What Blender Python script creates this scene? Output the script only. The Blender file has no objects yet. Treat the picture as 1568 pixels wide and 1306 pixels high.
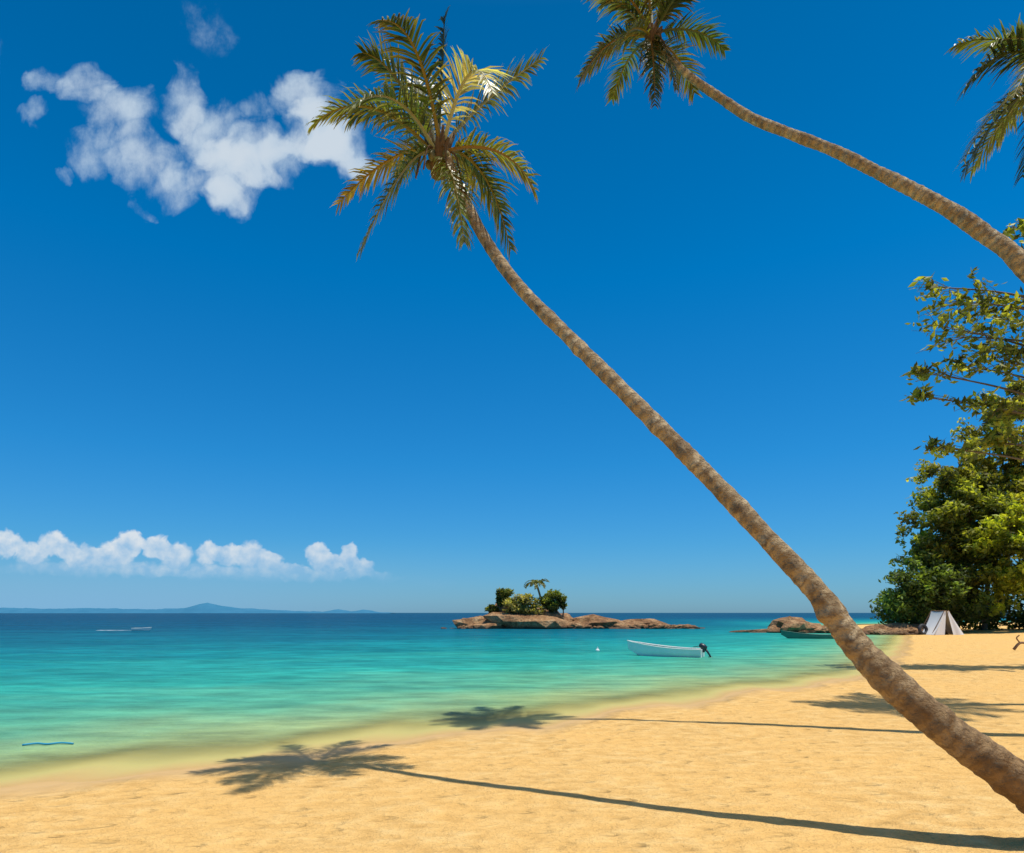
import bpy, bmesh, math, random
import numpy as np
from mathutils import Vector, Matrix, noise
random.seed(7); rng=np.random.default_rng(7)
scene=bpy.context.scene
scene.view_settings.view_transform='Standard'; scene.view_settings.look='None'
scene.view_settings.exposure=0; scene.view_settings.gamma=1
COL=scene.collection

# ------------------------------------------------------------------ helpers
def link(o,parent=None):
    COL.objects.link(o)
    if parent: o.parent=parent
    return o
def empty(name):
    return link(bpy.data.objects.new(name,None))
def mesh_obj(name,V,F,mat,parent=None,smooth=False,fattr=None,col=None):
    me=bpy.data.meshes.new(name)
    if isinstance(V,np.ndarray): V=V.tolist()
    if isinstance(F,np.ndarray): F=F.tolist()
    me.from_pydata(V,[],F)
    if smooth: me.polygons.foreach_set('use_smooth',[True]*len(me.polygons))
    if fattr:
        for k,a in fattr.items():
            at=me.attributes.new(k,'FLOAT','POINT'); at.data.foreach_set('value',np.asarray(a,dtype=np.float32).ravel())
    if col is not None:
        c=np.asarray(col,dtype=np.float32)
        if c.shape[1]==3: c=np.hstack([c,np.ones((len(c),1),dtype=np.float32)])
        at=me.attributes.new('col','FLOAT_COLOR','POINT'); at.data.foreach_set('color',c.ravel())
    me.update()
    if mat: me.materials.append(mat)
    return link(bpy.data.objects.new(name,me),parent)

class NT:
    def __init__(s,tree): s.t=tree; s.n=tree.nodes; s.l=tree.links; s.n.clear()
    def node(s,typ,ins=None,**kw):
        nd=s.n.new(typ)
        for k,v in kw.items(): setattr(nd,k,v)
        if ins:
            for k,v in ins.items(): s.set(nd.inputs[k],v)
        return nd
    def set(s,sock,v):
        if isinstance(v,bpy.types.NodeSocket): s.l.new(v,sock)
        else: sock.default_value=v
    def math(s,op,a,b=None,c=None,clamp=False):
        nd=s.n.new('ShaderNodeMath'); nd.operation=op; nd.use_clamp=clamp
        s.set(nd.inputs[0],a)
        if b is not None: s.set(nd.inputs[1],b)
        if c is not None: s.set(nd.inputs[2],c)
        return nd.outputs[0]
    def vmath(s,op,a,b=None,out=0):
        nd=s.n.new('ShaderNodeVectorMath'); nd.operation=op
        s.set(nd.inputs[0],a)
        if b is not None: s.set(nd.inputs[1],b)
        return nd.outputs[out]
    def mix(s,f,a,b,blend='MIX'):
        nd=s.n.new('ShaderNodeMix'); nd.data_type='RGBA'; nd.blend_type=blend
        s.set(nd.inputs[0],f); s.set(nd.inputs[6],a); s.set(nd.inputs[7],b)
        return nd.outputs[2]
    def ramp(s,f,stops,interp='LINEAR'):
        nd=s.n.new('ShaderNodeValToRGB'); cr=nd.color_ramp; cr.interpolation=interp
        while len(cr.elements)<len(stops): cr.elements.new(0.5)
        for e,(p,c) in zip(cr.elements,stops):
            e.position=p; e.color=(*c,1) if len(c)==3 else c
        s.set(nd.inputs[0],f); return nd.outputs[0]
    def maprange(s,v,a,b,c=0,d=1,smooth=False):
        nd=s.n.new('ShaderNodeMapRange'); nd.interpolation_type='SMOOTHSTEP' if smooth else 'LINEAR'
        for i,x in enumerate((v,a,b,c,d)): s.set(nd.inputs[i],x)
        return nd.outputs[0]
    def noise(s,vec,scale,detail=3,rough=.5,out=0):
        nd=s.node('ShaderNodeTexNoise'); 
        if vec is not None: s.set(nd.inputs['Vector'],vec)
        nd.inputs['Scale'].default_value=scale; nd.inputs['Detail'].default_value=detail; nd.inputs['Roughness'].default_value=rough
        return nd.outputs[out]
def newmat(name):
    m=bpy.data.materials.new(name); m.use_nodes=True
    return m,NT(m.node_tree)
def attr(nt,name,out='Fac'):
    return nt.node('ShaderNodeAttribute',attribute_name=name).outputs[out]
def objco(nt): return nt.node('ShaderNodeTexCoord').outputs['Object']
def simple(name,c,rough=.6,var=.25,scale=6,metal=0):
    m,nt=newmat(name)
    n=nt.noise(objco(nt),scale,4)
    a=tuple(x*(1-var) for x in c)+(1,); b=tuple(min(1,x*(1+var)) for x in c)+(1,)
    p=nt.node('ShaderNodeBsdfPrincipled',{'Base Color':nt.mix(n,a,b),'Roughness':rough,'Metallic':metal})
    nt.node('ShaderNodeOutputMaterial',{'Surface':p.outputs[0]})
    return m

# ------------------------------------------------------------------ materials
def mat_leaf(name,trans=.35,rough=.45):
    m,nt=newmat(name)
    c=attr(nt,'col','Color')
    p=nt.node('ShaderNodeBsdfPrincipled',{'Base Color':c,'Roughness':rough,'Specular IOR Level':.4})
    tcol=nt.mix(1.0,c,(1.7,1.7,.55,1),'MULTIPLY')
    t=nt.node('ShaderNodeBsdfTranslucent',{'Color':tcol})
    mx=nt.node('ShaderNodeMixShader',{0:trans,1:p.outputs[0],2:t.outputs[0]})
    nt.node('ShaderNodeOutputMaterial',{'Surface':mx.outputs[0]})
    return m
M_frond=mat_leaf('palm_leaf',.34,.35)
M_leaf=mat_leaf('broad_leaf',.5,.5)

def mat_bark():
    m,nt=newmat('palm_bark')
    al=attr(nt,'along'); oc=objco(nt)
    n1=nt.noise(oc,2.6,5,.65); n2=nt.noise(oc,24,5,.7); n3=nt.noise(oc,7,4,.6)
    base=nt.ramp(n1,[(.3,(.22,.145,.075)),(.48,(.42,.305,.165)),(.68,(.60,.47,.28))])
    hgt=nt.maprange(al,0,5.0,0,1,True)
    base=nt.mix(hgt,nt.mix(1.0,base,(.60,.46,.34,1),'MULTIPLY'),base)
    base=nt.mix(nt.maprange(n3,.52,.66,0,.7),base,(.15,.095,.05,1))
    w=nt.math('MULTIPLY',al,40); w=nt.math('ADD',w,nt.math('MULTIPLY',n1,14)); ring=nt.math('SINE',nt.math('ADD',w,nt.math('MULTIPLY',n3,5)))
    rf=nt.math('MULTIPLY',nt.maprange(ring,.45,1,0,.6),nt.maprange(n1,.35,.6,.25,1))
    base=nt.mix(rf,base,(.12,.075,.042,1))
    base=nt.mix(nt.maprange(n2,.5,.72,0,.6),base,(.14,.09,.055,1))
    hh=nt.math('ADD',nt.math('MULTIPLY',ring,-.5),nt.math('ADD',nt.math('MULTIPLY',n2,1.4),nt.math('MULTIPLY',n3,1.8)))
    b=nt.node('ShaderNodeBump',{'Height':hh,'Strength':.85,'Distance':.03})
    p=nt.node('ShaderNodeBsdfPrincipled',{'Base Color':base,'Roughness':.85,'Normal':b.outputs[0],'Specular IOR Level':.2})
    nt.node('ShaderNodeOutputMaterial',{'Surface':p.outputs[0]})
    return m
M_bark=mat_bark()

def mat_sand():
    m,nt=newmat('sand')
    s=attr(nt,'shore'); oc=objco(nt)
    big=nt.noise(oc,.45,4,.55); mid=nt.noise(nt.vmath('MULTIPLY',oc,(.75,1.2,1)),3.2,5,.62); fine=nt.noise(oc,42,3,.6)
    blot=nt.noise(nt.vmath('MULTIPLY',oc,(.7,1.2,1)),8,4,.65)
    dry=nt.ramp(mid,[(.3,(.64,.375,.12)),(.5,(.81,.505,.18)),(.7,(.90,.62,.26))])
    dry=nt.mix(nt.maprange(big,.35,.65,0,.6),dry,(.88,.52,.165,1))
    dry=nt.mix(nt.maprange(blot,.54,.72,0,.35),dry,(.56,.32,.11,1))
    dry=nt.mix(nt.maprange(fine,.55,.8,0,.38),dry,(.44,.26,.10,1))
    wet=nt.mix(mid,(.52,.33,.13,1),(.62,.41,.18,1))
    sn=nt.math('ADD',s,nt.math('MULTIPLY',nt.math('SUBTRACT',nt.noise(oc,.7,3),.5),1.2))
    f=nt.maprange(sn,.1,1.0,0,1,True)
    col=nt.mix(f,wet,dry)
    under=nt.maprange(s,-.1,-.9,0,1)
    col=nt.mix(under,col,(.62,.53,.21,1))
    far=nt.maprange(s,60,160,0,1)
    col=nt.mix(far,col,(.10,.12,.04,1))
    st=nt.vmath('MULTIPLY',oc,(1.0,1.6,1.0))
    v=nt.node('ShaderNodeTexVoronoi',{'Vector':st,'Scale':2.3,'Randomness':1.0},feature='SMOOTH_F1')
    foot=nt.maprange(v.outputs['Distance'],.03,.28,0,1,True)
    h=nt.math('ADD',nt.math('MULTIPLY',mid,1.5),nt.math('MULTIPLY',fine,.22))
    h=nt.math('ADD',h,nt.math('MULTIPLY',foot,.6))
    h=nt.math('ADD',h,nt.math('MULTIPLY',blot,.5))
    h=nt.math('MULTIPLY',h,f)
    b=nt.node('ShaderNodeBump',{'Height':h,'Strength':1.0,'Distance':.12})
    p=nt.node('ShaderNodeBsdfPrincipled',{'Base Color':col,'Roughness':nt.maprange(f,0,1,.6,.95),'Normal':b.outputs[0],'Specular IOR Level':.06})
    nt.node('ShaderNodeOutputMaterial',{'Surface':p.outputs[0]})
    return m
M_sand=mat_sand()

def mat_water():
    m,nt=newmat('sea_water')
    s=attr(nt,'sea'); oc=objco(nt)
    n=nt.noise(nt.vmath('MULTIPLY',oc,(.35,1.0,1.0)),.22,4,.6)
    s2=nt.math('MULTIPLY',s,nt.maprange(n,.25,.75,.72,1.28))
    lg=nt.math('DIVIDE',nt.math('LOGARITHM',nt.math('ADD',nt.math('MAXIMUM',s2,0),1),2.0),8.0)
    col=nt.ramp(lg,[(0,(.52,.43,.15)),(.15,(.40,.40,.15)),(.26,(.27,.41,.18)),(.36,(.115,.40,.235)),(.48,(.03,.345,.27)),
                    (.60,(.008,.235,.24)),(.71,(.003,.135,.19)),(.84,(.002,.072,.137)),(1,(.003,.055,.118))])
    pn=nt.noise(nt.vmath('MULTIPLY',oc,(.4,1.0,1.0)),1.1,5,.65)
    pl=nt.noise(nt.vmath('MULTIPLY',oc,(.3,1.0,1.0)),.13,4,.6)
    k=nt.math('MULTIPLY',nt.maprange(pn,.35,.65,.72,1.22),nt.maprange(pl,.35,.65,.82,1.12))
    kc=nt.node('ShaderNodeCombineColor',{0:k,1:k,2:k}).outputs[0]
    col=nt.mix(1.0,col,kc,'MULTIPLY')
    w1=nt.noise(nt.vmath('MULTIPLY',oc,(.6,1.6,1.0)),1.7,4,.6)
    w2=nt.noise(nt.vmath('MULTIPLY',oc,(.7,1.5,1.0)),7,3,.6)
    h=nt.math('ADD',w1,nt.math('MULTIPLY',w2,.35))
    b=nt.node('ShaderNodeBump',{'Height':h,'Strength':.85,'Distance':.17})
    d=nt.node('ShaderNodeBsdfDiffuse',{'Color':col,'Normal':b.outputs[0]})
    tr=nt.node('ShaderNodeBsdfTransparent',{'Color':(.97,.98,.93,1)})
    al=nt.maprange(s,0,3.2,.0,1,True)
    body=nt.node('ShaderNodeMixShader',{0:al,1:tr.outputs[0],2:d.outputs[0]})
    g=nt.node('ShaderNodeBsdfGlossy',{'Color':(.85,.95,1,1),'Roughness':.12,'Normal':b.outputs[0]})
    fr=nt.node('ShaderNodeFresnel',{'IOR':1.33,'Normal':b.outputs[0]})
    ff=nt.math('MINIMUM',nt.math('MULTIPLY',fr.outputs[0],.6),.17)
    ff=nt.math('MULTIPLY',ff,nt.maprange(s,0,4,.15,1,True))
    mx=nt.node('ShaderNodeMixShader',{0:ff,1:body.outputs[0],2:g.outputs[0]})
    nt.node('ShaderNodeOutputMaterial',{'Surface':mx.outputs[0]})
    return m
M_water=mat_water()

def mat_rock():
    m,nt=newmat('rock')
    oc=objco(nt)
    n1=nt.noise(oc,.6,6,.65); n2=nt.noise(oc,3.5,5,.65)
    col=nt.ramp(n1,[(.3,(.14,.065,.025)),(.46,(.33,.165,.065)),(.58,(.48,.28,.125)),(.75,(.66,.48,.28))])
    col=nt.mix(nt.maprange(n2,.48,.68,0,.72),col,(.09,.048,.026,1))
    z=nt.node('ShaderNodeSeparateXYZ',{0:nt.node('ShaderNodeNewGeometry').outputs['Position']}).outputs[2]
    col=nt.mix(nt.maprange(z,.1,.5,.75,0),col,(.06,.036,.022,1))
    b=nt.node('ShaderNodeBump',{'Height':n2,'Strength':1.0,'Distance':.4})
    p=nt.node('ShaderNodeBsdfPrincipled',{'Base Color':col,'Roughness':.9,'Normal':b.outputs[0]})
    nt.node('ShaderNodeOutputMaterial',{'Surface':p.outputs[0]})
    return m
M_rock=mat_rock()
M_white=simple('white_hull_paint',(.76,.79,.74),.4,.08,4)
M_hullgreen=simple('green_hull_paint',(.03,.16,.12),.45,.25,4)
M_inner=simple('boat_inner_paint',(.36,.50,.42),.6,.15,5)
M_motor=simple('motor_casing',(.03,.035,.045),.35,.2,8)
M_wood=simple('weathered_wood',(.22,.12,.06),.8,.35,9)
M_canvas=simple('canvas',(.80,.79,.76),.8,.05,3)
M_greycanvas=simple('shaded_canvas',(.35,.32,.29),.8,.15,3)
M_rubber=simple('rubber',(.025,.025,.03),.7,.2,10)
M_blue=simple('blue_plastic',(.02,.30,.50),.5,.15,10)
M_fibre=simple('palm_fibre',(.13,.075,.03),.9,.4,18)
M_nut=simple('coconut_husk',(.15,.13,.04),.55,.4,9)
M_tbark=simple('tree_bark',(.15,.115,.08),.9,.35,4)
M_foam=simple('wake_foam',(.75,.8,.82),.8,.1,4)

# ------------------------------------------------------------------ camera, sun, world
cam_d=bpy.data.cameras.new('camera'); cam=link(bpy.data.objects.new('camera',cam_d))
cam.location=(0,0,2.4); cam.rotation_euler=(math.radians(90),0,0)
cam_d.sensor_width=36; cam_d.lens=22.96; cam_d.shift_y=.1818; cam_d.clip_end=40000; cam_d.clip_start=.05
scene.camera=cam
sd=Vector((-.218,.066,-1)).normalized()
sun_d=bpy.data.lights.new('sun','SUN'); sun=link(bpy.data.objects.new('sun',sun_d))
sun_d.energy=4.3; sun_d.angle=math.radians(.55); sun_d.color=(1,.95,.86)
sun.rotation_euler=sd.to_track_quat('-Z','Y').to_euler(); sun.location=(20,-10,60)

w=bpy.data.worlds.new('World'); scene.world=w; w.use_nodes=True
w.cycles.sampling_method='MANUAL'; w.cycles.sample_map_resolution=256
nt=NT(w.node_tree)
sky=nt.node('ShaderNodeTexSky',sky_type='NISHITA'); sky.sun_disc=False
sky.sun_elevation=math.radians(77); sky.sun_rotation=math.radians(107); sky.air_density=1.0; sky.dust_density=.4; sky.ozone_density=2.0
dirv=nt.node('ShaderNodeTexCoord').outputs['Generated']
sep=nt.node('ShaderNodeSeparateXYZ',{0:dirv})
yy=nt.math('MAXIMUM',sep.outputs[1],.05)
A=nt.math('DIVIDE',sep.outputs[0],yy); B=nt.math('DIVIDE',sep.outputs[2],yy)
P=nt.node('ShaderNodeCombineXYZ',{0:A,1:B,2:0.0}).outputs[0]
front=nt.maprange(sep.outputs[1],.1,.3)
# clear saturated tropical blue, whitening in the horizon haze; the pale zenith and sun aureole, out of view, are added to lighten shadows
tint=nt.ramp(sep.outputs[2],[(0,(.34,.68,1.12)),(.10,(.21,.72,1.16)),(.22,(.10,.76,1.24)),(.45,(.0,.78,1.28)),(.68,(.0,.66,1.06)),(.88,(.7,.85,1.1)),(1,(1.0,1.0,1.0))])
skyc=nt.mix(1.0,sky.outputs[0],tint,'MULTIPLY')
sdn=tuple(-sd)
aur_fill=nt.vmath('DOT_PRODUCT',dirv,sdn,out=1)
aur_fill=nt.maprange(aur_fill,.86,1.0,0,1,True)
skyc=nt.mix(aur_fill,skyc,(11,9.5,8,1))
def blobs(Pd,lst):
    tot=None
    for cx,cy,rx,ry,wt in lst:
        d=nt.vmath('MULTIPLY',nt.vmath('SUBTRACT',Pd,(cx,cy,0)),(1/rx,1/ry,0))
        d2=nt.vmath('DOT_PRODUCT',d,d,out=1)
        v=nt.math('MULTIPLY',nt.math('SUBTRACT',1.0,d2,clamp=True),wt)
        tot=v if tot is None else nt.math('ADD',tot,v)
    return tot
def warp(P,scale,amp,det=4):
    n=nt.noise(P,scale,det,.55,out=1)
    o=nt.vmath('SUBTRACT',n,(.5,.5,.5))
    o=nt.vmath('MULTIPLY',o,(amp,amp,0))
    return nt.vmath('ADD',P,o)
hi=[(-.71,.815,.035,.03,.6),(-.655,.81,.045,.04,.9),(-.60,.765,.07,.05,1.0),(-.64,.70,.055,.04,.6),(-.56,.69,.055,.06,1.0),
    (-.505,.785,.035,.055,.8),(-.465,.735,.06,.065,1.0),(-.44,.665,.06,.065,1.2),(-.39,.70,.055,.055,1.0),(-.315,.79,.055,.05,1.1),
    (-.295,.73,.065,.06,1.2),(-.345,.69,.055,.045,.8),(-.26,.70,.055,.05,1.0),(-.385,.765,.04,.022,.5),(-.225,.675,.05,.03,.6),
    (-.69,.668,.02,.015,.6),(-.56,.62,.02,.018,.5),(-.72,.76,.03,.022,.5),(-.465,.905,.055,.045,.3),(-.80,.845,.03,.03,.5),(-.51,.655,.035,.045,.7),(-.45,.63,.03,.03,.6)]
s1=blobs(warp(warp(P,9,.10,2),30,.045,3),hi)
n1=nt.noise(nt.vmath('MULTIPLY',P,(1.5,1,1)),15,5,.65)
den1=nt.maprange(nt.math('ADD',s1,nt.math('MULTIPLY',nt.math('SUBTRACT',n1,.5),1.8)),.02,1.35,0,.9,True)
den1=nt.math('MULTIPLY',den1,nt.maprange(s1,0,.3,0,1,True))
lo=[(-.775,.105,.035,.025,1),(-.735,.09,.03,.02,.8),(-.70,.105,.033,.022,1),(-.665,.09,.03,.02,1),(-.64,.085,.03,.015,.9),(-.585,.110,.026,.024,1.1),(-.605,.092,.035,.022,1),(-.545,.103,.024,.022,1),(-.515,.09,.03,.02,.9),(-.465,.092,.024,.022,1),
    (-.43,.09,.025,.020,1),(-.40,.088,.022,.024,1),(-.375,.077,.028,.022,1),(-.34,.065,.03,.014,.8),(-.298,.09,.022,.020,1),(-.285,.078,.032,.018,1),(-.25,.088,.017,.022,1),(-.235,.07,.03,.014,.8),
    (-.60,.068,.25,.016,.5),(-.40,.058,.22,.014,.45),(-.25,.055,.12,.012,.4),(-.95,.09,.15,.04,1),(-1.2,.07,.15,.05,1),(-.12,.045,.05,.012,.25)]
s2=blobs(warp(warp(P,30,.020,2),85,.013,2),lo)
fadeb=nt.maprange(B,.035,.095,.15,1,True)
den2=nt.math('MULTIPLY',nt.maprange(s2,.10,.6,0,.9,True),fadeb)
haze=nt.math('MULTIPLY',nt.maprange(B,0,.125,.8,0,True),nt.maprange(A,-.7,.1,1,.2,True))
n2=nt.noise(P,55,3,.5)
shade=nt.maprange(nt.math('ADD',nt.math('MULTIPLY',B,7),nt.math('MULTIPLY',n2,1.5)),1.05,1.75,0,1)
c_lo=nt.mix(shade,(3.2,5.3,7.6,1),(7.4,7.9,8.3,1))
c=nt.mix(nt.math('MULTIPLY',haze,front),skyc,(2.2,4.7,7.4,1))
c=nt.mix(nt.math('MULTIPLY',den2,front),c,c_lo)
c=nt.mix(nt.math('MULTIPLY',den1,front),c,nt.mix(nt.maprange(s1,.4,1.6),(4.4,5.9,7.5,1),(6.6,7.4,8.1,1)))
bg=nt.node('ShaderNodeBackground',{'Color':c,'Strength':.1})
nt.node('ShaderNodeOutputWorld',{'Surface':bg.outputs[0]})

# ------------------------------------------------------------------ ground + sea
SX=[-9000,-200,-30,-12,-6.97,-4.9,-3.29,-1.59,.82,3.7,7.4,12.4,18,30.7,44,50,60,120,9000]
SY=[-900,-60,-8,5,8.89,10.57,11.6,12.83,14.6,17.1,20.2,24,31.2,51,73,95,125,170,900]
def shoreY(x): return np.interp(x,SX,SY)
def graded(a,b,step,lo,hi,g=1.12):
    c=list(np.arange(a,b+step/2,step))
    s=step; x=c[-1]
    while x<hi: s*=g; x+=s; c.append(x)
    s=step; x=a; L=[]
    while x>lo: s*=g; x-=s; L.append(x)
    return np.array(L[::-1]+c)
def grid(xs,ys):
    X,Y=np.meshgrid(xs,ys); nx,ny=len(xs),len(ys)
    idx=np.arange(nx*ny).reshape(ny,nx)
    F=np.stack([idx[:-1,:-1],idx[:-1,1:],idx[1:,1:],idx[1:,:-1]],-1).reshape(-1,4)
    return X,Y,F
def wob(X,Y):
    return .22*np.sin(X*1.1+Y*.3)+.15*np.sin(X*2.3-Y*.8+1)+.08*np.sin(X*4.7+2)
xs=graded(-9,13,.11,-9000,9000); ys=graded(3,26,.11,-200,9500)
X,Y,F=grid(xs,ys)
S=(shoreY(X)-Y)*.77+wob(X,Y)
Z=np.where(S>0,-.05+.05*(1-np.exp(-S/1.5)),-.05+np.maximum(S*.05,-6))
Z+=np.where(S>1.5,1,0)*(.010*np.sin(X*2.1+np.sin(Y*1.3)*2)*np.sin(Y*2.7+X*.6)+.006*np.sin(X*6.1+Y*2.2)*np.sin(Y*7.3-X*1.1))
Z+=np.clip((S-22)*.02,0,3)
V=np.stack([X,Y,Z],-1).reshape(-1,3)
mesh_obj('sand_beach',V,F,M_sand,smooth=True,fattr={'shore':S})
xs=graded(-12,16,.3,-9500,9500,1.1); ys=graded(6,30,.3,-300,9500,1.1)
X,Y,F=grid(xs,ys); S=(shoreY(X)-Y)*.77+wob(X,Y)
Z=np.full_like(X,-.05)
V=np.stack([X,Y,Z],-1).reshape(-1,3)
mesh_obj('sea_water',V,F,M_water,smooth=True,fattr={'sea':-S})

def hills():
    prof=[(-2600,5),(-2400,26),(-2180,20),(-2000,24),(-1812,20),(-1700,18),(-1542,24),(-1500,34),(-1437,50),(-1380,36),(-1290,24),(-1100,14),(-950,8),(-882,6),(-822,20),(-762,7),(-700,17),(-630,6),(-560,0)]
    px=np.array([p[0] for p in prof]); pz=np.array([p[1] for p in prof])
    x=np.linspace(-2600,-560,260); z=np.interp(x,px,pz)
    V=[];F=[]
    for i,(a,b) in enumerate(zip(x,z)):
        b=max(0,b+3*noise.noise(Vector((a*.02,0,0)))+1.5*noise.noise(Vector((a*.07,3,0))))
        V+= [(a,3000-60,-1),(a,3000,b*.7),(a,3080,b+.5),(a,3300,-1)]
        if i:
            for k in range(3): F.append((4*i-4+k,4*i+k,4*i+k+1,4*i-3+k))
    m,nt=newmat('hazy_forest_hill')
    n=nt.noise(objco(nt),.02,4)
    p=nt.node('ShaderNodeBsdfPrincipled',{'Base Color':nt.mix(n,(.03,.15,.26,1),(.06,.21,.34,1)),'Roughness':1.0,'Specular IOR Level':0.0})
    nt.node('ShaderNodeOutputMaterial',{'Surface':p.outputs[0]})
    mesh_obj('distant_hills',V,F,m,smooth=True)
hills()

# ------------------------------------------------------------------ tubes & palms
def catmull(P,n):
    P=[np.array(p,float) for p in P]; Q=[2*P[0]-P[1]]+P+[2*P[-1]-P[-2]]; out=[]
    for i in range(1,len(Q)-2):
        for k in range(n):
            t=k/n; a,b,c,d=Q[i-1],Q[i],Q[i+1],Q[i+2]
            out.append(.5*((2*b)+(-a+c)*t+(2*a-5*b+4*c-d)*t*t+(-a+3*b-3*c+d)*t**3))
    out.append(P[-1]); return np.array(out)
def tube(V,F,pts,rad,seg=8,bump=None,al=None):
    base=len(V); n=len(pts); up=Vector((.3,1,.2)).normalized()
    acc=0
    for i in range(n):
        p=Vector(pts[i]); t=(Vector(pts[min(i+1,n-1)])-Vector(pts[max(i-1,0)])).normalized()
        if i: acc+=(Vector(pts[i])-Vector(pts[i-1])).length
        s=t.cross(up).normalized(); u=s.cross(t)
        for k in range(seg):
            a=2*math.pi*k/seg
            r=rad[i]
            if bump: r*=bump(acc,a,p)
            V.append(tuple(p+s*math.cos(a)*r+u*math.sin(a)*r))
            if al is not None: al.append(acc)
        if i:
            for k in range(seg):
                k2=(k+1)%seg
                F.append((base+(i-1)*seg+k,base+(i-1)*seg+k2,base+i*seg+k2,base+i*seg+k))
    F.append(tuple(base+(n-1)*seg+k for k in range(seg)))
    F.append(tuple(base+k for k in reversed(range(seg))))
def palm_trunk(pts,radii,parent,n=26,knobs=()):
    PR=catmull([(*p,r) for p,r in zip(pts,radii)],n)
    V=[];F=[];al=[]
    def bump(acc,a,p):
        ph=(acc*6.0+.45*math.sin(a*2+acc*1.7)+1.6*noise.noise(Vector((acc*1.3,0,2))))%1.0
        amp=.09*(.6+noise.noise(Vector((acc*.9,4,0))))
        r=1+amp*(1-ph)**3+.10*noise.noise(p*2.3)+.07*noise.noise(p*9)+.04*noise.noise(p*24)
        for k,ka,kr in knobs: r+=kr*math.exp(-((acc-k)/.08)**2)*(.6+.4*math.cos(a-ka))
        return r
    tube(V,F,PR[:,:3],PR[:,3],24,bump,al)
    mesh_obj('trunk',V,F,M_bark,parent,smooth=True,fattr={'along':al})
GREEN=(.080,.110,.020); DARK=(.034,.056,.013); YEL=(.40,.28,.05); ORG=(.46,.23,.055); LIME=(.155,.165,.03); PALE=(.50,.47,.28)
def frond(V,F,C,c0,ctrl,tip,L=.5,n=52,tone=GREEN,tipc=YEL,w=.034,droop=.55):
    c0,ctrl,tip=Vector(c0),Vector(ctrl),Vector(tip)
    h=tip-c0; h.z=0
    if h.length<.25: h=(ctrl-c0); h.z=0
    if h.length<.05: h=Vector((random.random()-.5,random.random()-.5,0))
    side=h.normalized().cross(Vector((0,0,1))).normalized()
    tw=random.uniform(-.45,.45)
    def B(t): return c0*(1-t)**2+ctrl*2*t*(1-t)+tip*t*t
    def T(t): return ((ctrl-c0)*2*(1-t)+(tip-ctrl)*2*t).normalized()
    m=14; b0=len(V); pts=[B(i/m) for i in range(m+1)]
    tube(V,F,pts,[.030*(1-i/m)**.8+.005 for i in range(m+1)],5)
    rc=[tone[i]*.4+tipc[i]*.6 for i in range(3)]
    C+= [rc]*(len(V)-b0)
    fk=random.uniform(.7,1.3)
    for i in range(n):
        t=.15+.85*(i+random.uniform(-.4,.4))/n; t=min(max(t,.13),.995)
        p=B(t); tg=T(t); nor=side.cross(tg).normalized()
        if nor.z<0: nor=-nor
        sd_=(side*math.cos(tw*t)+nor*math.sin(tw*t)).normalized()
        prof=min(1,(t-.05)/.22)**.7*(1-max(0,t-.6)/.4*.6)
        for sg in (-1,1):
            ln=L*prof*random.uniform(.7,1.25)
            if random.random()<.08: continue
            d=(sd_*sg*1.0+tg*(.45+.95*t)+nor*.18+Vector((random.gauss(0,.14),random.gauss(0,.14),random.gauss(0,.14)))).normalized()
            q=p.copy(); k=random.uniform(.4,1.4)*fk
            base=[tone[j]*random.uniform(.9,1.1)*k for j in range(3)]
            g=droop*random.uniform(.6,1.8)
            end=random.uniform(.0,.9) if tipc else 0
            for sgm in range(4):
                wv=(tg-d*tg.dot(d)); 
                wv=wv.normalized() if wv.length>1e-3 else nor
                wd=w*(.75,1,.7,.06)[sgm]
                V.append(tuple(q+wv*wd*.5)); V.append(tuple(q-wv*wd*.5))
                f=(sgm/3)**2*end
                cc=[base[j]*(1-f)+tipc[j]*f for j in range(3)]
                C.append(cc); C.append(cc)
                if sgm: a=len(V); F.append((a-4,a-3,a-1,a-2))
                q=q+d*(ln/3); d=(d+Vector((0,0,-g*(.35+.3*sgm)))).normalized()
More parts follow.
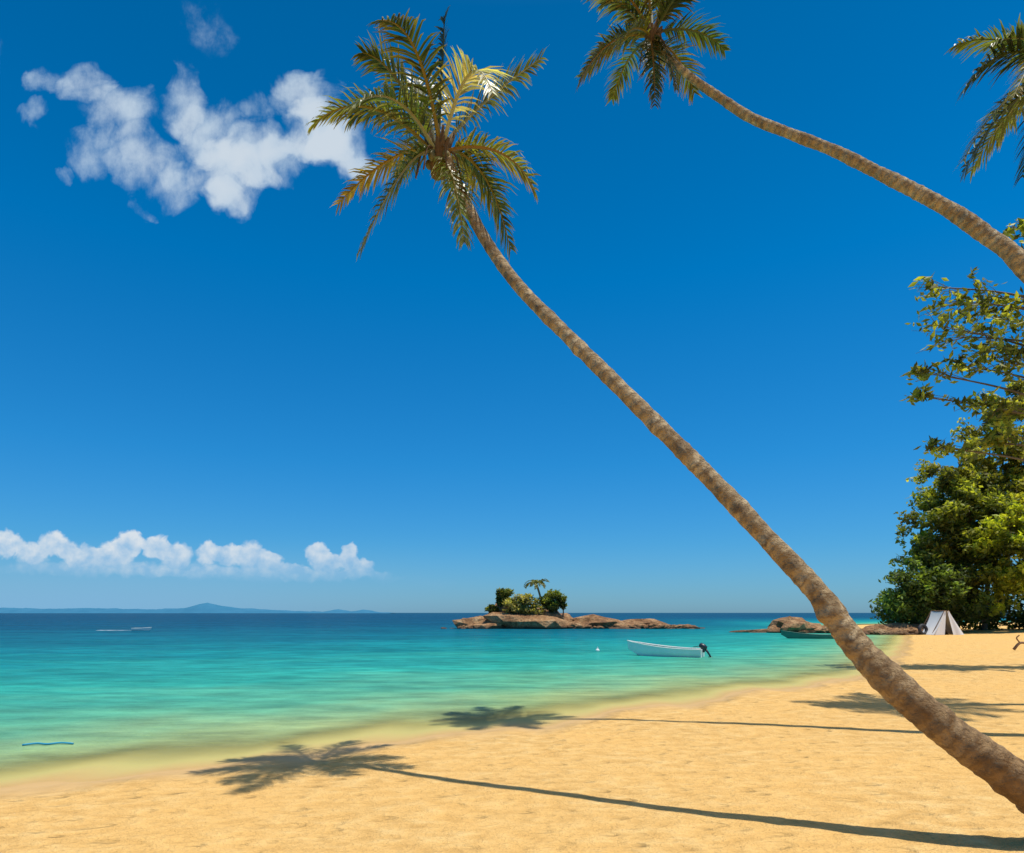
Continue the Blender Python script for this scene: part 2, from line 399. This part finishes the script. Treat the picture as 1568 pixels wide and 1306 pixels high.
def crown(parent,cen,specs,L,w=.030,n=52):
    V=[];F=[];C=[]
    cen=Vector(cen)
    for sp in specs:
        ctrl,tip=sp[0],sp[1]; tone=sp[2] if len(sp)>2 else random.choice([GREEN,GREEN,DARK,LIME]); tc=sp[3] if len(sp)>3 else random.choice([YEL,LIME,ORG,YEL,PALE])
        frond(V,F,C,cen+Vector((random.uniform(-.05,.05),random.uniform(-.05,.05),random.uniform(-.1,.1))),cen+Vector(ctrl),cen+Vector(tip),L*random.uniform(.88,1.12),n,tone,tc,w,droop=sp[4] if len(sp)>4 else .55)
    mesh_obj('fronds',V,F,M_frond,parent,smooth=False,col=C)
    V=[];F=[]
    for i in range(16):
        a=random.uniform(0,6.28)
        p0=cen+Vector((math.cos(a)*.07,math.sin(a)*.07,-.35)); p1=cen+Vector((math.cos(a)*.11,math.sin(a)*.11,.0)); p2=cen+Vector((math.cos(a)*.24,math.sin(a)*.24,random.uniform(.1,.35)))
        tube(V,F,[p0,p1,p2],[.05,.055,.02],6)
    for i in range(5):
        a=random.uniform(0,6.28)
        p0=cen; p1=cen+Vector((math.cos(a)*.25,math.sin(a)*.25,-.05)); p2=cen+Vector((math.cos(a)*.35,math.sin(a)*.35,-.45))
        tube(V,F,catmull([p0,p1,p2],4),[.014]*9,5)
    mesh_obj('fibre_sheath',V,F,M_fibre,parent,smooth=True)
    bm=bmesh.new()
    for i in range(5):
        a=i*1.3+random.random()*.4
        mt=Matrix.Translation(cen+Vector((math.cos(a)*.15,math.sin(a)*.15,-.08-random.random()*.12)))@Matrix.Diagonal((1,1,1.25,1))
        bmesh.ops.create_icosphere(bm,subdivisions=2,radius=.06,matrix=mt)
    me=bpy.data.meshes.new('coconuts'); bm.to_mesh(me); bm.free(); me.materials.append(M_nut)
    me.polygons.foreach_set('use_smooth',[True]*len(me.polygons))
    link(bpy.data.objects.new('coconuts',me),parent)

pa=empty('coconut_palm')
ptsA=[(6.05,6.80,-.25),(5.91,6.82,.0),(5.29,6.75,.60),(4.56,6.95,1.20),(4.05,7.15,1.74),(3.77,7.3,2.13),(3.46,7.42,2.64),(3.01,7.6,3.22),(2.50,7.9,3.92),(1.94,8.2,4.64),(1.33,8.5,5.40),(.757,8.8,6.12),(.147,9.2,6.94),(-.276,9.5,7.65),(-.624,9.75,8.38),(-1.04,9.97,9.36)]
rA=[.25,.23,.20,.18,.158,.142,.122,.114,.108,.102,.096,.090,.085,.082,.08,.10]
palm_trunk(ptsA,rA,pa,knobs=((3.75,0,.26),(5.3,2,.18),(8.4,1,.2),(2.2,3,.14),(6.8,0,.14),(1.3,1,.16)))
fa=[((.05,0,1.2),(.1,-.1,1.98),DARK,LIME),((-.35,.3,1.3),(-.88,.3,1.72),GREEN,ORG),((-.6,-.3,1.2),(-1.05,-.5,1.1)),((-.2,.2,1.0),(-.40,.5,1.55),GREEN,PALE),
    ((-.85,.2,1.05),(-1.42,.3,.75),DARK,YEL),((-.9,-.6,.7),(-1.72,-.6,.0),LIME,YEL),((-.75,.4,.45),(-1.62,.3,-.6),YEL,YEL),((-.35,-.3,.1),(-1.15,-.3,-1.7),GREEN,PALE,.8),
    ((.25,-.3,-.2),(.42,-.4,-1.62),LIME,YEL,.8),((.75,.3,.35),(1.10,.4,-1.28),GREEN,YEL),((1.0,-.3,.15),(1.45,-.3,-.75),LIME,ORG),((.55,.3,1.0),(1.58,.2,1.62),GREEN,PALE),
    ((.5,-.6,1.4),(.85,-.9,.2),PALE,PALE,.6),((-.1,-1.2,1.0),(-.5,-1.9,.3),DARK,YEL),((.15,1.2,1.0),(.2,2.0,.3)),((-.4,1.0,1.2),(-.9,1.7,.8)),((.3,.8,.7),(.9,1.5,.0)),((-.5,-.8,.6),(-1.0,-1.3,-.3),GREEN,PALE)]
crown(pa,(-1.12,9.97,9.42),fa,.50)

pb=empty('coconut_palm')
ptsB=[(13.4,12.0,-.1),(13.0,12.0,1.8),(12.2,12.2,4.5),(11.0,12.4,7.4),(9.78,12.6,9.18),(9.29,12.8,9.80),(8.79,13,10.37),(8.13,13.2,10.93),(7.45,13.4,11.46),(6.75,13.6,12.0),(5.88,13.8,12.52),(5.12,14,13.01),(4.47,14.15,13.58),(3.93,14.25,14.06),(3.37,14.3,14.6),(3.12,14.3,14.9)]
rB=[.27,.24,.21,.185,.16,.150,.135,.122,.112,.104,.098,.092,.086,.08,.08,.11]
palm_trunk(ptsB,rB,pb,knobs=((8.5,0,.12),(11,2,.12),(14,1,.12)))
def auto(tips,arch=.35):
    out=[]
    for t in tips:
        v=Vector(t[:3]); h=Vector((v.x,v.y,0)); 
        c=v*.5+Vector((0,0,1))*(arch*v.length)+h*.12
        out.append((tuple(c),tuple(v))+tuple(t[3:]))
    return out
fb=auto([(-1.6,-.3,-1.2),(-1.5,.5,-.45),(-1.45,-.6,.5),(-1.0,.6,1.3),(.05,.4,1.7),(.9,-.3,1.2),(1.68,.2,-.1),(1.2,.9,-.5),(-.05,-.6,-1.95,DARK,ORG,.8),(.45,-.4,-1.45,DARK,ORG,.8),(-.85,-.8,-.9),(.7,-1.5,-.2),(-.6,1.7,0),(.5,1.8,.4),(-.4,-1.6,.7),(.5,-1.2,1.2),(-1.0,-1.0,.1),(1.0,-.8,.5)])
crown(pb,(3.05,14.3,14.98),fb,.54,w=.034)

pc=empty('coconut_palm')
ptsC=[(18.6,17.4,-.1),(18.2,17.2,3),(17.4,16.9,6.5),(16.2,16.5,10),(14.8,16.2,13.6),(13.75,16,15.4)]
palm_trunk(ptsC,[.33,.27,.22,.18,.15,.15],pc,60)
fc=[((-1.6,0,1.3),(-2.64,0,-.3),DARK,LIME),((-1.3,.4,1.6),(-2.5,.5,1.2)),((-1.4,-.4,1.0),(-2.3,-.4,.4)),((-1.5,0,.25),(-2.95,-.3,-2.35),GREEN,PALE),((-.9,-.4,.2),(-1.5,-.3,-2.7),DARK,LIME),((-1.3,-.9,.8),(-2.4,-1.2,-1.5)),((-1.2,.5,.3),(-2.3,.6,-2.0),DARK,LIME)]
for i in range(12):
    a=i/12*6.28; 
    if math.cos(a)<-.6: continue
    r=random.uniform(2.2,2.9); z=random.uniform(-1.4,1.5)
    fc.append(((math.cos(a)*r*.5,math.sin(a)*r*.5,z*.4+1.1),(math.cos(a)*r,math.sin(a)*r,z)))
crown(pc,(13.75,16,15.55),fc,.78,w=.045)

# ------------------------------------------------------------------ foliage
def leaves(cent,size,colA,colB,flat=.15,elong=1.6,shade=None):
    n=len(cent)
    nrm=rng.normal(size=(n,3)); nrm[:,2]=np.abs(nrm[:,2])+flat; nrm/=np.linalg.norm(nrm,axis=1,keepdims=True)
    a=rng.normal(size=(n,3)); a-=nrm*(a*nrm).sum(1,keepdims=True); a/=np.linalg.norm(a,axis=1,keepdims=True)
    b=np.cross(nrm,a)
    s=size*rng.uniform(.6,1.35,(n,1))
    V=np.stack([cent-a*s*elong*.5,cent+b*s*.35-nrm*s*.08,cent+a*s*elong*.5,cent-b*s*.35-nrm*s*.08],1).reshape(-1,3)
    F=np.arange(n*4).reshape(n,4)
    t=rng.uniform(0,1,(n,1))
    c=np.array(colA)*(1-t)+np.array(colB)*t
    if shade is not None: c=c*shade[:,None]
    c=np.repeat(c,4,0)
    return V,F,c
def clump_points(cx,rad,n,hollow=.55):
    d=rng.normal(size=(n,3)); d/=np.linalg.norm(d,axis=1,keepdims=True)
    r=rng.uniform(hollow,1.12,(n,1))**.7
    lump=1+.3*np.sin(d[:,:1]*5+cx[0])*np.sin(d[:,1:2]*4+cx[1])*np.cos(d[:,2:3]*5)
    return np.array(cx)+d*r*lump*np.array(rad), d
def broad_tree(name,base,crowns,leaf=.4,nclump=70,per=190,colA=(.02,.045,.008),colB=(.09,.13,.02),clr=1.2,trunk=.35):
    par=empty(name)
    Vt=[];Ft=[]
    cs=np.array([c[0] for c in crowns]); ctr=cs.mean(0); base=np.array(base,float)
    fork=base*.45+ctr*.55; fork[:2]=base[:2]*.6+ctr[:2]*.4
    tube(Vt,Ft,catmull([base-[0,0,.4],base*.6+fork*.4+[.2,.1,0],fork],6),list(np.linspace(trunk,trunk*.65,13)),9)
    PT=[];SH=[]
    tot=sum(c[1][0]*c[1][2] for c in crowns)
    for cc,rr in crowns:
        k=max(6,int(nclump*rr[0]*rr[2]/tot))
        tube(Vt,Ft,catmull([fork,(fork+np.array(cc))/2+[0,0,.3],np.array(cc)+[0,0,rr[2]*.3]],5),list(np.linspace(trunk*.5,.06,11)),7)
        for j in range(k):
            d=rng.normal(size=3); d/=np.linalg.norm(d); 
            if d[1]>.3: d[1]*=-1
            q=np.array(cc)+d*np.array(rr)*rng.uniform(.4,1.08)
            r=clr*rng.uniform(.4,1.35)
            if j%3==0:
                tube(Vt,Ft,[tuple(cc),tuple((np.array(cc)+q)/2+[0,0,.2]),tuple(q)],[.1,.06,.025],5)
            pp,dd=clump_points(q,(r,r,r*.82),int(per*(r/clr)**1.3*rng.uniform(.7,1.2)),.25)
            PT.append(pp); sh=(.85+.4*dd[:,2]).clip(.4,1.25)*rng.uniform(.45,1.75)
            SH.append(sh)
        # loose sprays at the rim, so the outline is ragged and the sky shows through
        for j in range(k//2):
            d=rng.normal(size=3); d/=np.linalg.norm(d); q0=np.array(cc)+d*np.array(rr)*.8; q1=np.array(cc)+d*np.array(rr)*rng.uniform(1.05,1.35)+[0,0,rng.uniform(-.3,.5)]
            tube(Vt,Ft,[tuple(q0),tuple(q1)],[.04,.015],4)
            t=rng.uniform(0,1,(26,1)); PT.append(q0+(q1-q0)*t+rng.normal(size=(26,3))*.28); SH.append(np.full(26,rng.uniform(.6,1.6)))
    PT=np.vstack(PT);SH=np.hstack(SH)
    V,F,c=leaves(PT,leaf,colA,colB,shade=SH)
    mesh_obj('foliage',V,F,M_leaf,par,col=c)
    mesh_obj('trunk_and_limbs',Vt,Ft,M_tbark,par,smooth=True)
    return par
BT='broadleaf_tree'
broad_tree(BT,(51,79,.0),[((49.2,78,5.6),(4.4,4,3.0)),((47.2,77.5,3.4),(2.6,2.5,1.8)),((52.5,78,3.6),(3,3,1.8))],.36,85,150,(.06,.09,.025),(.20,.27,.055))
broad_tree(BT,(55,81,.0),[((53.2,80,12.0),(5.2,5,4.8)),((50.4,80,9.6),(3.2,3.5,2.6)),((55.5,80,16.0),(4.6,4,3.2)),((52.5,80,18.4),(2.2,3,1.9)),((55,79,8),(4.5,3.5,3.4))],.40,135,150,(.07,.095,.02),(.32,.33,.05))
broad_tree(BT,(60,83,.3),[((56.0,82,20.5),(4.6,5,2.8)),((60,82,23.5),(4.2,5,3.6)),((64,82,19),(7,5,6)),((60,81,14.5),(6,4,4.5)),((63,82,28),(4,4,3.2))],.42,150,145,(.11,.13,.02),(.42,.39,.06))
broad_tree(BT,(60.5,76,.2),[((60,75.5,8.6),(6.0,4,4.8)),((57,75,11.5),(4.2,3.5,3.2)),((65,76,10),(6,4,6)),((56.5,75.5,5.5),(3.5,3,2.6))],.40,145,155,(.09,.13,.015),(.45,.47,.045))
broad_tree(BT,(72,84,.3),[((70,84,14),(7,6,7)),((73,84,21),(6,5,6))],.5,60,150,(.06,.09,.02),(.28,.31,.05),1.5)
pts=[]
for i in range(95):
    x=rng.uniform(48,75); q=(x,rng.uniform(80,88),rng.uniform(.6,4.2)); p_,_=clump_points(q,(1.8,1.6,1.4),110,.2); pts.append(p_)
PT=np.vstack(pts); V,F,c=leaves(PT,.42,(.025,.045,.012),(.11,.14,.03)); mesh_obj('undergrowth',V,F,M_leaf,col=c)

def almond():
    par=empty('sea_almond_tree'); Vt=[];Ft=[]
    trunk=catmull([(27.5,28.5,-.3),(27.2,28.4,3),(26.4,28.2,7),(25.6,28,11),(25.2,28,15),(24.6,28,18.5)],6)
    tube(Vt,Ft,trunk,list(np.linspace(.38,.08,len(trunk))),9)
    tips=[(18.5,17.0,.4),(19.2,16.1,.8),(20.8,16.4,.8),(21.8,17.4,.5),(18.3,14.8,.7),(19.8,14.7,1.0),(21.2,15.2,1.0),(19.3,13.2,.6),(20.4,13.0,.9),(21.6,13.6,1.1),
          (19.9,11.6,.5),(21.3,11.6,1.0),(21.9,10.2,1.1),(18.4,12.2,.3),(20.9,18.2,.3),(22.4,16.4,1.0),(22.8,14.6,1.2),(23,12.2,1.3),(23,18.2,.7),(24,16.8,1.3),(20.9,9.9,.4),(24.5,11,1.3),(26,19,1.2),(27.5,16,1.4),(28,12.5,1.4),
          (17.6,12.9,.25),(18.7,9.8,.25),(21.0,14.0,.8),(20.6,11.0,.6),(22.2,12.8,1.0),(21.7,15.8,.7)]
    PT=[];SH=[]
    for x,z,r in tips:
        y=28+rng.uniform(-1.6,1.6)
        zi=max(6,z-abs(25-x)*.35); i=int(np.argmin(abs(trunk[:,2]-zi))); o=trunk[i]
        c=catmull([o,(o*.5+np.array((x,y,z))*.5)+[0,0,.35],(x,y,z)],7)
        tube(Vt,Ft,c,list(np.linspace(.08,.014,len(c))),5)
        for j in range(9):
            d=rng.normal(size=3); d[0]-=.3; d[2]*=.75; d/=np.linalg.norm(d); e=np.array((x,y,z))+d*r*rng.uniform(.6,1.7)
            st=c[rng.integers(len(c)*2//3,len(c))]
            tube(Vt,Ft,[tuple(st),tuple((st+e)/2+[0,0,.06]),tuple(e)],[.016,.011,.006],4)
            m=int(rng.uniform(6,14)*(1.2 if x>20.8 else 1))
            t=rng.uniform(.3,1.05,(m,1)); pp=st+(e-st)*t+rng.normal(size=(m,3))*.12
            PT.append(pp); SH.append(np.full(m,rng.uniform(.3,1.4)))
    PT=np.vstack(PT);SH=np.hstack(SH)
    V,F,c=leaves(PT,.24,(.09,.13,.025),(.44,.42,.07),flat=.1,elong=1.7,shade=SH)
    mesh_obj('foliage',V,F,M_leaf,par,col=c); mesh_obj('trunk_and_limbs',Vt,Ft,M_tbark,par,smooth=True)
almond()

# ------------------------------------------------------------------ rocks
def rock_mesh(name,lst,mat,sub=3,amp=.42,parent=None):
    V=[];F=[]
    bm=bmesh.new(); bmesh.ops.create_icosphere(bm,subdivisions=sub,radius=1); bv=[v.co.copy() for v in bm.verts]; bf=[tuple(v.index for v in f.verts) for f in bm.faces]; bm.free()
    for (x,y,z,rx,ry,rz) in lst:
        o=len(V); off=Vector((x*1.7,y*1.3,z)); rot=random.uniform(0,6.28); cr,sr=math.cos(rot),math.sin(rot)
        for c in bv:
            q=Vector((c.x*cr-c.y*sr,c.x*sr+c.y*cr,c.z))
            k=1+amp*noise.noise(q*1.3+off)+amp*.6*noise.noise(q*2.9+off)+amp*.4*noise.noise(q*6+off)
            k*=1-.12*abs(noise.noise(q*4+off*2))
            V.append((x+c.x*k*rx,y+c.y*k*ry,z+c.z*k*rz))
        F+=[tuple(i+o for i in f) for f in bf]
    return mesh_obj(name,V,F,mat,parent,smooth=False)
def scatter(x0,x1,y,dy,n,r0,r1,zf=.5):
    out=[]
    for i in range(n):
        x=random.uniform(x0,x1); r=random.uniform(r0,r1); out.append((x,y+random.uniform(-dy,dy),random.uniform(-.2,.25),r*random.uniform(1,1.8),r,r*zf*random.uniform(.6,1.3)))
    return out
isl=[(2.2,103,.2,7,5,2.9),(-3.8,102,0,4.8,3.5,1.7),(-.8,104,.4,3.6,3.5,3.2),(6.5,103,.2,4,4,2.6),(12,103,0,6,3.5,1.6),(20.5,103,0,4.2,2.5,1.35),(26,102,-.1,4,2,.65),(16,101,0,4,2,1.0)]
isl+=scatter(-8,28,100.5,1.2,75,.4,1.0,.6)+scatter(-6,22,101.5,1.5,40,.7,1.6,.75)+scatter(-11,-9,101,1,3,.25,.45,.5)
rock_mesh('rocky_islet',isl,M_rock)
def bush(name,parts,leaf,colA,colB,per=260,trunk=None):
    par=empty(name); PT=[];SH=[]
    for cc,rr in parts:
        for j in range(10):
            d=rng.normal(size=3); d/=np.linalg.norm(d); q=np.array(cc)+d*np.array(rr)*rng.uniform(.2,.8)
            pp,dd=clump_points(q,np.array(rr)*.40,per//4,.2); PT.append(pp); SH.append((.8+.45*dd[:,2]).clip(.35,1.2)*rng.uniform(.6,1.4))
    V,F,c=leaves(np.vstack(PT),leaf,colA,colB,shade=np.hstack(SH)); mesh_obj('foliage',V,F,M_leaf,par,col=c)
    Vt=[];Ft=[]
    for cc,rr in parts:
        b=trunk or (cc[0],cc[1],1.2)
        tube(Vt,Ft,[b,((b[0]+cc[0])/2+.15,cc[1],(b[2]+cc[2])/2),cc],[.14,.1,.05],6)
    mesh_obj('stems',Vt,Ft,M_tbark,par,smooth=True)
bush('islet_tree',[((-1.3,101.5,5.6),(1.6,1.4,1.5)),((-2.0,101.5,4.3),(1.3,1.1,1.3)),((-.7,101.5,4.2),(1.5,1.2,1.5)),((-3.0,101.5,3.0),(1.3,1.1,.9))],.34,(.07,.10,.025),(.32,.32,.065))
bush('islet_shrub',[((1.3,100.5,4.5),(2.4,1.8,1.2)),((2.9,100,3.5),(2.8,1.8,1.2)),((.3,100.2,3.2),(2.2,1.6,1.3)),((2.2,99.6,2.6),(2.6,1.2,.9))],.34,(.22,.22,.06),(.55,.47,.16))
bush('islet_tree',[((6.4,101,4.9),(2.1,1.5,1.6)),((5.0,101,4.2),(1.7,1.2,1.3)),((7.8,101,3.8),(1.4,1.2,1.3)),((6.4,100.6,3.3),(1.8,1.2,1.1))],.34,(.07,.10,.02),(.32,.34,.065))
pp=empty('islet_palm')
V=[];F=[];al=[]; tube(V,F,catmull([(4.9,101.5,2.2),(4.5,101.5,4.5),(3.8,101.5,6.9)],6),[.16]*13,8,None,al); mesh_obj('trunk',V,F,M_bark,pp,fattr={'along':al})
V=[];F=[];C=[]
for i in range(15):
    a=i/15*6.28; r=random.uniform(1.5,2.2)
    c0=Vector((3.8,101.5,6.9)); frond(V,F,C,c0,c0+Vector((math.cos(a)*r*.6,math.sin(a)*r*.5,random.uniform(.5,1.3))),c0+Vector((math.cos(a)*r,math.sin(a)*r,random.uniform(-1.1,.5))),.6,16,LIME,LIME,.16)
mesh_obj('fronds',V,F,M_frond,pp,col=C)
rk=[(34.6,80,.1,3.0,2.2,1.7),(37.2,79.5,0,2.2,1.8,.9),(31,81,-.1,3,1,.45),(28.8,82,-.1,1.6,.7,.3)]+scatter(32,40,79,1.2,24,.4,.9,.6)
rk+=scatter(38.5,47.5,74,2.2,55,.4,1.0,.6)+[(42,75,0,2.5,1.5,.9),(45.5,76,0,2.6,1.5,1.1),(49,78,0,3,2,1.2)]
rock_mesh('shore_rocks',rk,M_rock)

# ------------------------------------------------------------------ boats
def boat(name,cx,cy,heading,L,Bm,h0,h1,mat,matin,motor=True,draft=.18,z0=-.05):
    par=empty(name)
    hx,hy=heading; l=math.hypot(hx,hy); hx/=l; hy/=l
    def W(s,t,z): return (cx+hx*s-hy*t,cy+hy*s+hx*t,z0+z)
    n=22; V=[];F=[]
    for i in range(n+1):
        t=i/n; s=-L/2+L*t
        hb=Bm/2*(.82+.18*math.sin(min(1,t*2)*math.pi/2))*(1-max(0,(t-.35)/.65)**2.3)+.012
        sh=h0+(h1-h0)*t**2.2
        kz=-draft+(draft+sh*.55)*max(0,(t-.7)/.3)**2
        sec=[(hb,sh),(hb*.97,sh*.62+kz*.38),(hb*.78,kz*.72+sh*.10),(0,kz),(-hb*.78,kz*.72+sh*.10),(-hb*.97,sh*.62+kz*.38),(-hb,sh),
             (-hb*.9,sh),(-hb*.84,sh*.5+kz*.5+.05),(-hb*.6,kz*.6+.1),(0,kz*.6+.1),(hb*.6,kz*.6+.1),(hb*.84,sh*.5+kz*.5+.05),(hb*.9,sh)]
        for a,b in sec: V.append(W(s+(.12*b if t>.9 else 0),a,b))
        m=len(sec)
        if i:
            for k in range(m): F.append((m*(i-1)+k,m*(i-1)+(k+1)%m,m*i+(k+1)%m,m*i+k))
    F.append(tuple(range(6,-1,-1)))
    ob=mesh_obj('hull',V,F,mat,par,smooth=False); ob.data.materials.append(matin)
    for p in ob.data.polygons:
        ks=[v%14 for v in p.vertices]
        if min(ks)>=7: p.material_index=1
    def box(name,s0,s1,t0,t1,za,zb,m,bev=.015,lean=0):
        bm=bmesh.new(); vs=[bm.verts.new(W(s-lean*(z-za),t,z)) for s in (s0,s1) for t in (t0,t1) for z in (za,zb)]
        for f in ((0,1,3,2),(4,6,7,5),(0,4,5,1),(2,3,7,6),(0,2,6,4),(1,5,7,3)): bm.faces.new([vs[i] for i in f])
        bmesh.ops.recalc_face_normals(bm,faces=bm.faces); bmesh.ops.bevel(bm,geom=bm.edges[:],offset=bev,segments=2,affect='EDGES')
        me=bpy.data.meshes.new(name); bm.to_mesh(me); bm.free(); me.materials.append(m); link(bpy.data.objects.new(name,me),par)
    for k,t in enumerate((.25,.5,.72)):
        s=-L/2+L*t; hb=Bm/2*.86*(1-max(0,(t-.35)/.65)**2.3); sh=h0+(h1-h0)*t**2.2
        box('bench_%d'%(k+1),s-.13,s+.13,-hb,hb,sh-.16,sh-.11,matin)
    box('transom',-L/2-.03,-L/2+.03,-Bm*.39,Bm*.39,-.05,h0+.02,mat)
    V=[];F=[]
    for sg in (-1,1):
        pts=[]
        for i in range(n+1):
            t=i/n; hb=Bm/2*(.82+.18*math.sin(min(1,t*2)*math.pi/2))*(1-max(0,(t-.35)/.65)**2.3)+.012
            sh=h0+(h1-h0)*t**2.2; pts.append(W(-L/2+L*t+(.12*sh if t>.9 else 0),sg*hb,sh+.01))
        tube(V,F,pts,[.028]*len(pts),6)
    mesh_obj('gunwale',V,F,mat,par,smooth=True)
    if motor:
        V=[];F=[]
        tube(V,F,[W(-L/2+.16,0,h0+.26),W(-L/2+.10,0,h0+.24),W(-L/2-.10,0,h0+.14),W(-L/2-.22,0,h0+.06),W(-L/2-.24,0,h0+.05)],[.06,.14,.15,.11,.05],10)
        mesh_obj('outboard_cowl',V,F,M_motor,par,smooth=True)
        V=[];F=[]
        tube(V,F,[W(-L/2-.14,0,h0+.06),W(-L/2-.30,0,h0-.15),W(-L/2-.46,0,h0-.42)],[.07,.055,.045],8)
        tube(V,F,[W(-L/2-.30,0,h0-.42),W(-L/2-.46,0,h0-.44),W(-L/2-.64,0,h0-.46)],[.03,.06,.02],8)
        tube(V,F,[W(-L/2+.05,0,h0+.2),W(-L/2+.5,.1,h0+.12)],[.02,.018],6)
        mesh_obj('outboard_leg',V,F,M_motor,par,smooth=True)
        box('motor_bracket',-L/2-.14,-L/2+.06,-.1,.1,h0-.16,h0+.08,M_motor,.02)
    return par
boat('moored_boat',8.65,37.0,(-.86,.42),4.15,1.45,.42,.82,M_white,M_inner)
boat('moored_boat',28.0,62,(-1,.12),4.6,1.3,.35,.75,M_hullgreen,M_wood,motor=False)
boat('speedboat',-51,90,(1,.1),2.4,1.0,.3,.42,M_white,M_inner,motor=False)
V=[];F=[]
for i in range(20):
    t=i/19; V+=[(-52.5-4.5*t,89.9-.6*t+.25*math.sin(i),-.03),(-52.5-4.5*t,90.2+.5*t*random.random()+.2,-.03)]
    if i: a=len(V); F.append((a-4,a-3,a-1,a-2))
mesh_obj('boat_wake',V,F,M_foam)

# ------------------------------------------------------------------ small things
def tent():
    par=empty('beach_tent'); x,y,z=46.9,70.5,.02
    w_,h_,d_=1.45,2.55,2.2
    n=8
    for sg,nm,m in ((-1,'left_panel',M_canvas),(1,'right_panel',M_canvas)):
        V=[];F=[]
        for i in range(n+1):
            t=i/n
            for j in range(7):
                s=j/6
                bul=.10*math.sin(t*math.pi)
                V.append((x+sg*(.25+w_*(t**1.1)-bul)+.05*math.sin(s*9)*t, y+d_*s-(.5*t if sg<0 else 0), z+h_*(1-t)-.08*math.sin(s*math.pi)*(1-t)))
        for i in range(n):
            for j in range(6): a=i*7+j; F.append((a,a+1,a+8,a+7))
        mesh_obj(nm,V,F,m,par,smooth=True)
    V=[];F=[]
    for sg in (-1,1):
        o=len(V)
        for i in range(n+1):
            t=i/n
            for j in range(6):
                s=j/5; xo=.25+w_*t**1.1; xi=.06+.4*t
                V.append((x+sg*(xi+(xo-xi)*s),y-.03-.06*math.sin(s*9+i*.3)*t-.35*t,z+h_*(1-t)))
        for i in range(n):
            for j in range(5): a=o+i*6+j; F.append((a,a+1,a+7,a+6))
    mesh_obj('front_flaps',V,F,M_canvas,par,smooth=True)
    V=[];F=[]
    tube(V,F,[(x,y-.1,z+h_+.04),(x,y+d_+.1,z+h_+.04)],[.04,.04],6)
    for yy_ in (y,y+d_):
        for sg in (-1,1): tube(V,F,[(x+sg*.2,yy_,z+h_+.1),(x+sg*(w_+.2),yy_,z-.1)],[.04,.04],6)
    mesh_obj('poles',V,F,M_wood,par)
    V=[(x-.25,y-.12,z+h_),(x+.25,y-.12,z+h_),(x+.25,y+d_+.1,z+h_),(x-.25,y+d_+.1,z+h_)]
    V=[(a,b,c+.02) for a,b,c in V]
    mesh_obj('ridge_cover',V,[(0,1,2,3)],M_canvas,par)
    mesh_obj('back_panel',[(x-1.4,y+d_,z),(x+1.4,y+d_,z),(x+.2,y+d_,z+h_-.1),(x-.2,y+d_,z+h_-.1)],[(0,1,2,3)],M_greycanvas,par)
tent()
bpy.ops.mesh.primitive_torus_add(location=(45.0,71.5,.55),rotation=(math.radians(80),0,.3),major_radius=.48,minor_radius=.17)
o=bpy.context.object; o.name='tyre'; o.data.materials.append(M_rubber)
V=[];F=[]
c=catmull([(-9.0,12.0,-.03),(-8.8,12.1,-.02),(-8.6,12.08,-.03),(-8.4,12.15,-.02),(-8.15,12.13,-.03)],5); tube(V,F,c,[.018]*len(c),6); mesh_obj('floating_rope',V,F,M_blue,smooth=True)
bm=bmesh.new(); bmesh.ops.create_uvsphere(bm,u_segments=16,v_segments=10,radius=.13); bmesh.ops.create_cone(bm,cap_ends=True,segments=10,radius1=.05,radius2=.03,depth=.16,matrix=Matrix.Translation((0,0,.16)))
me=bpy.data.meshes.new('mooring_buoy'); bm.to_mesh(me); bm.free(); me.materials.append(M_white); o=link(bpy.data.objects.new('mooring_buoy',me)); o.location=(5.5,42,-.04)
V=[];F=[]
c=catmull([(31.5,41.0,.1),(31.9,41,.5),(32.6,41.1,.45),(33.4,41.3,.6)],5); tube(V,F,c,list(np.linspace(.09,.05,len(c))),7)
c=catmull([(31.9,41,.5),(31.6,40.9,.8),(31.7,40.8,1.0)],4); tube(V,F,c,[.04]*len(c),6); mesh_obj('driftwood',V,F,M_wood,smooth=True)
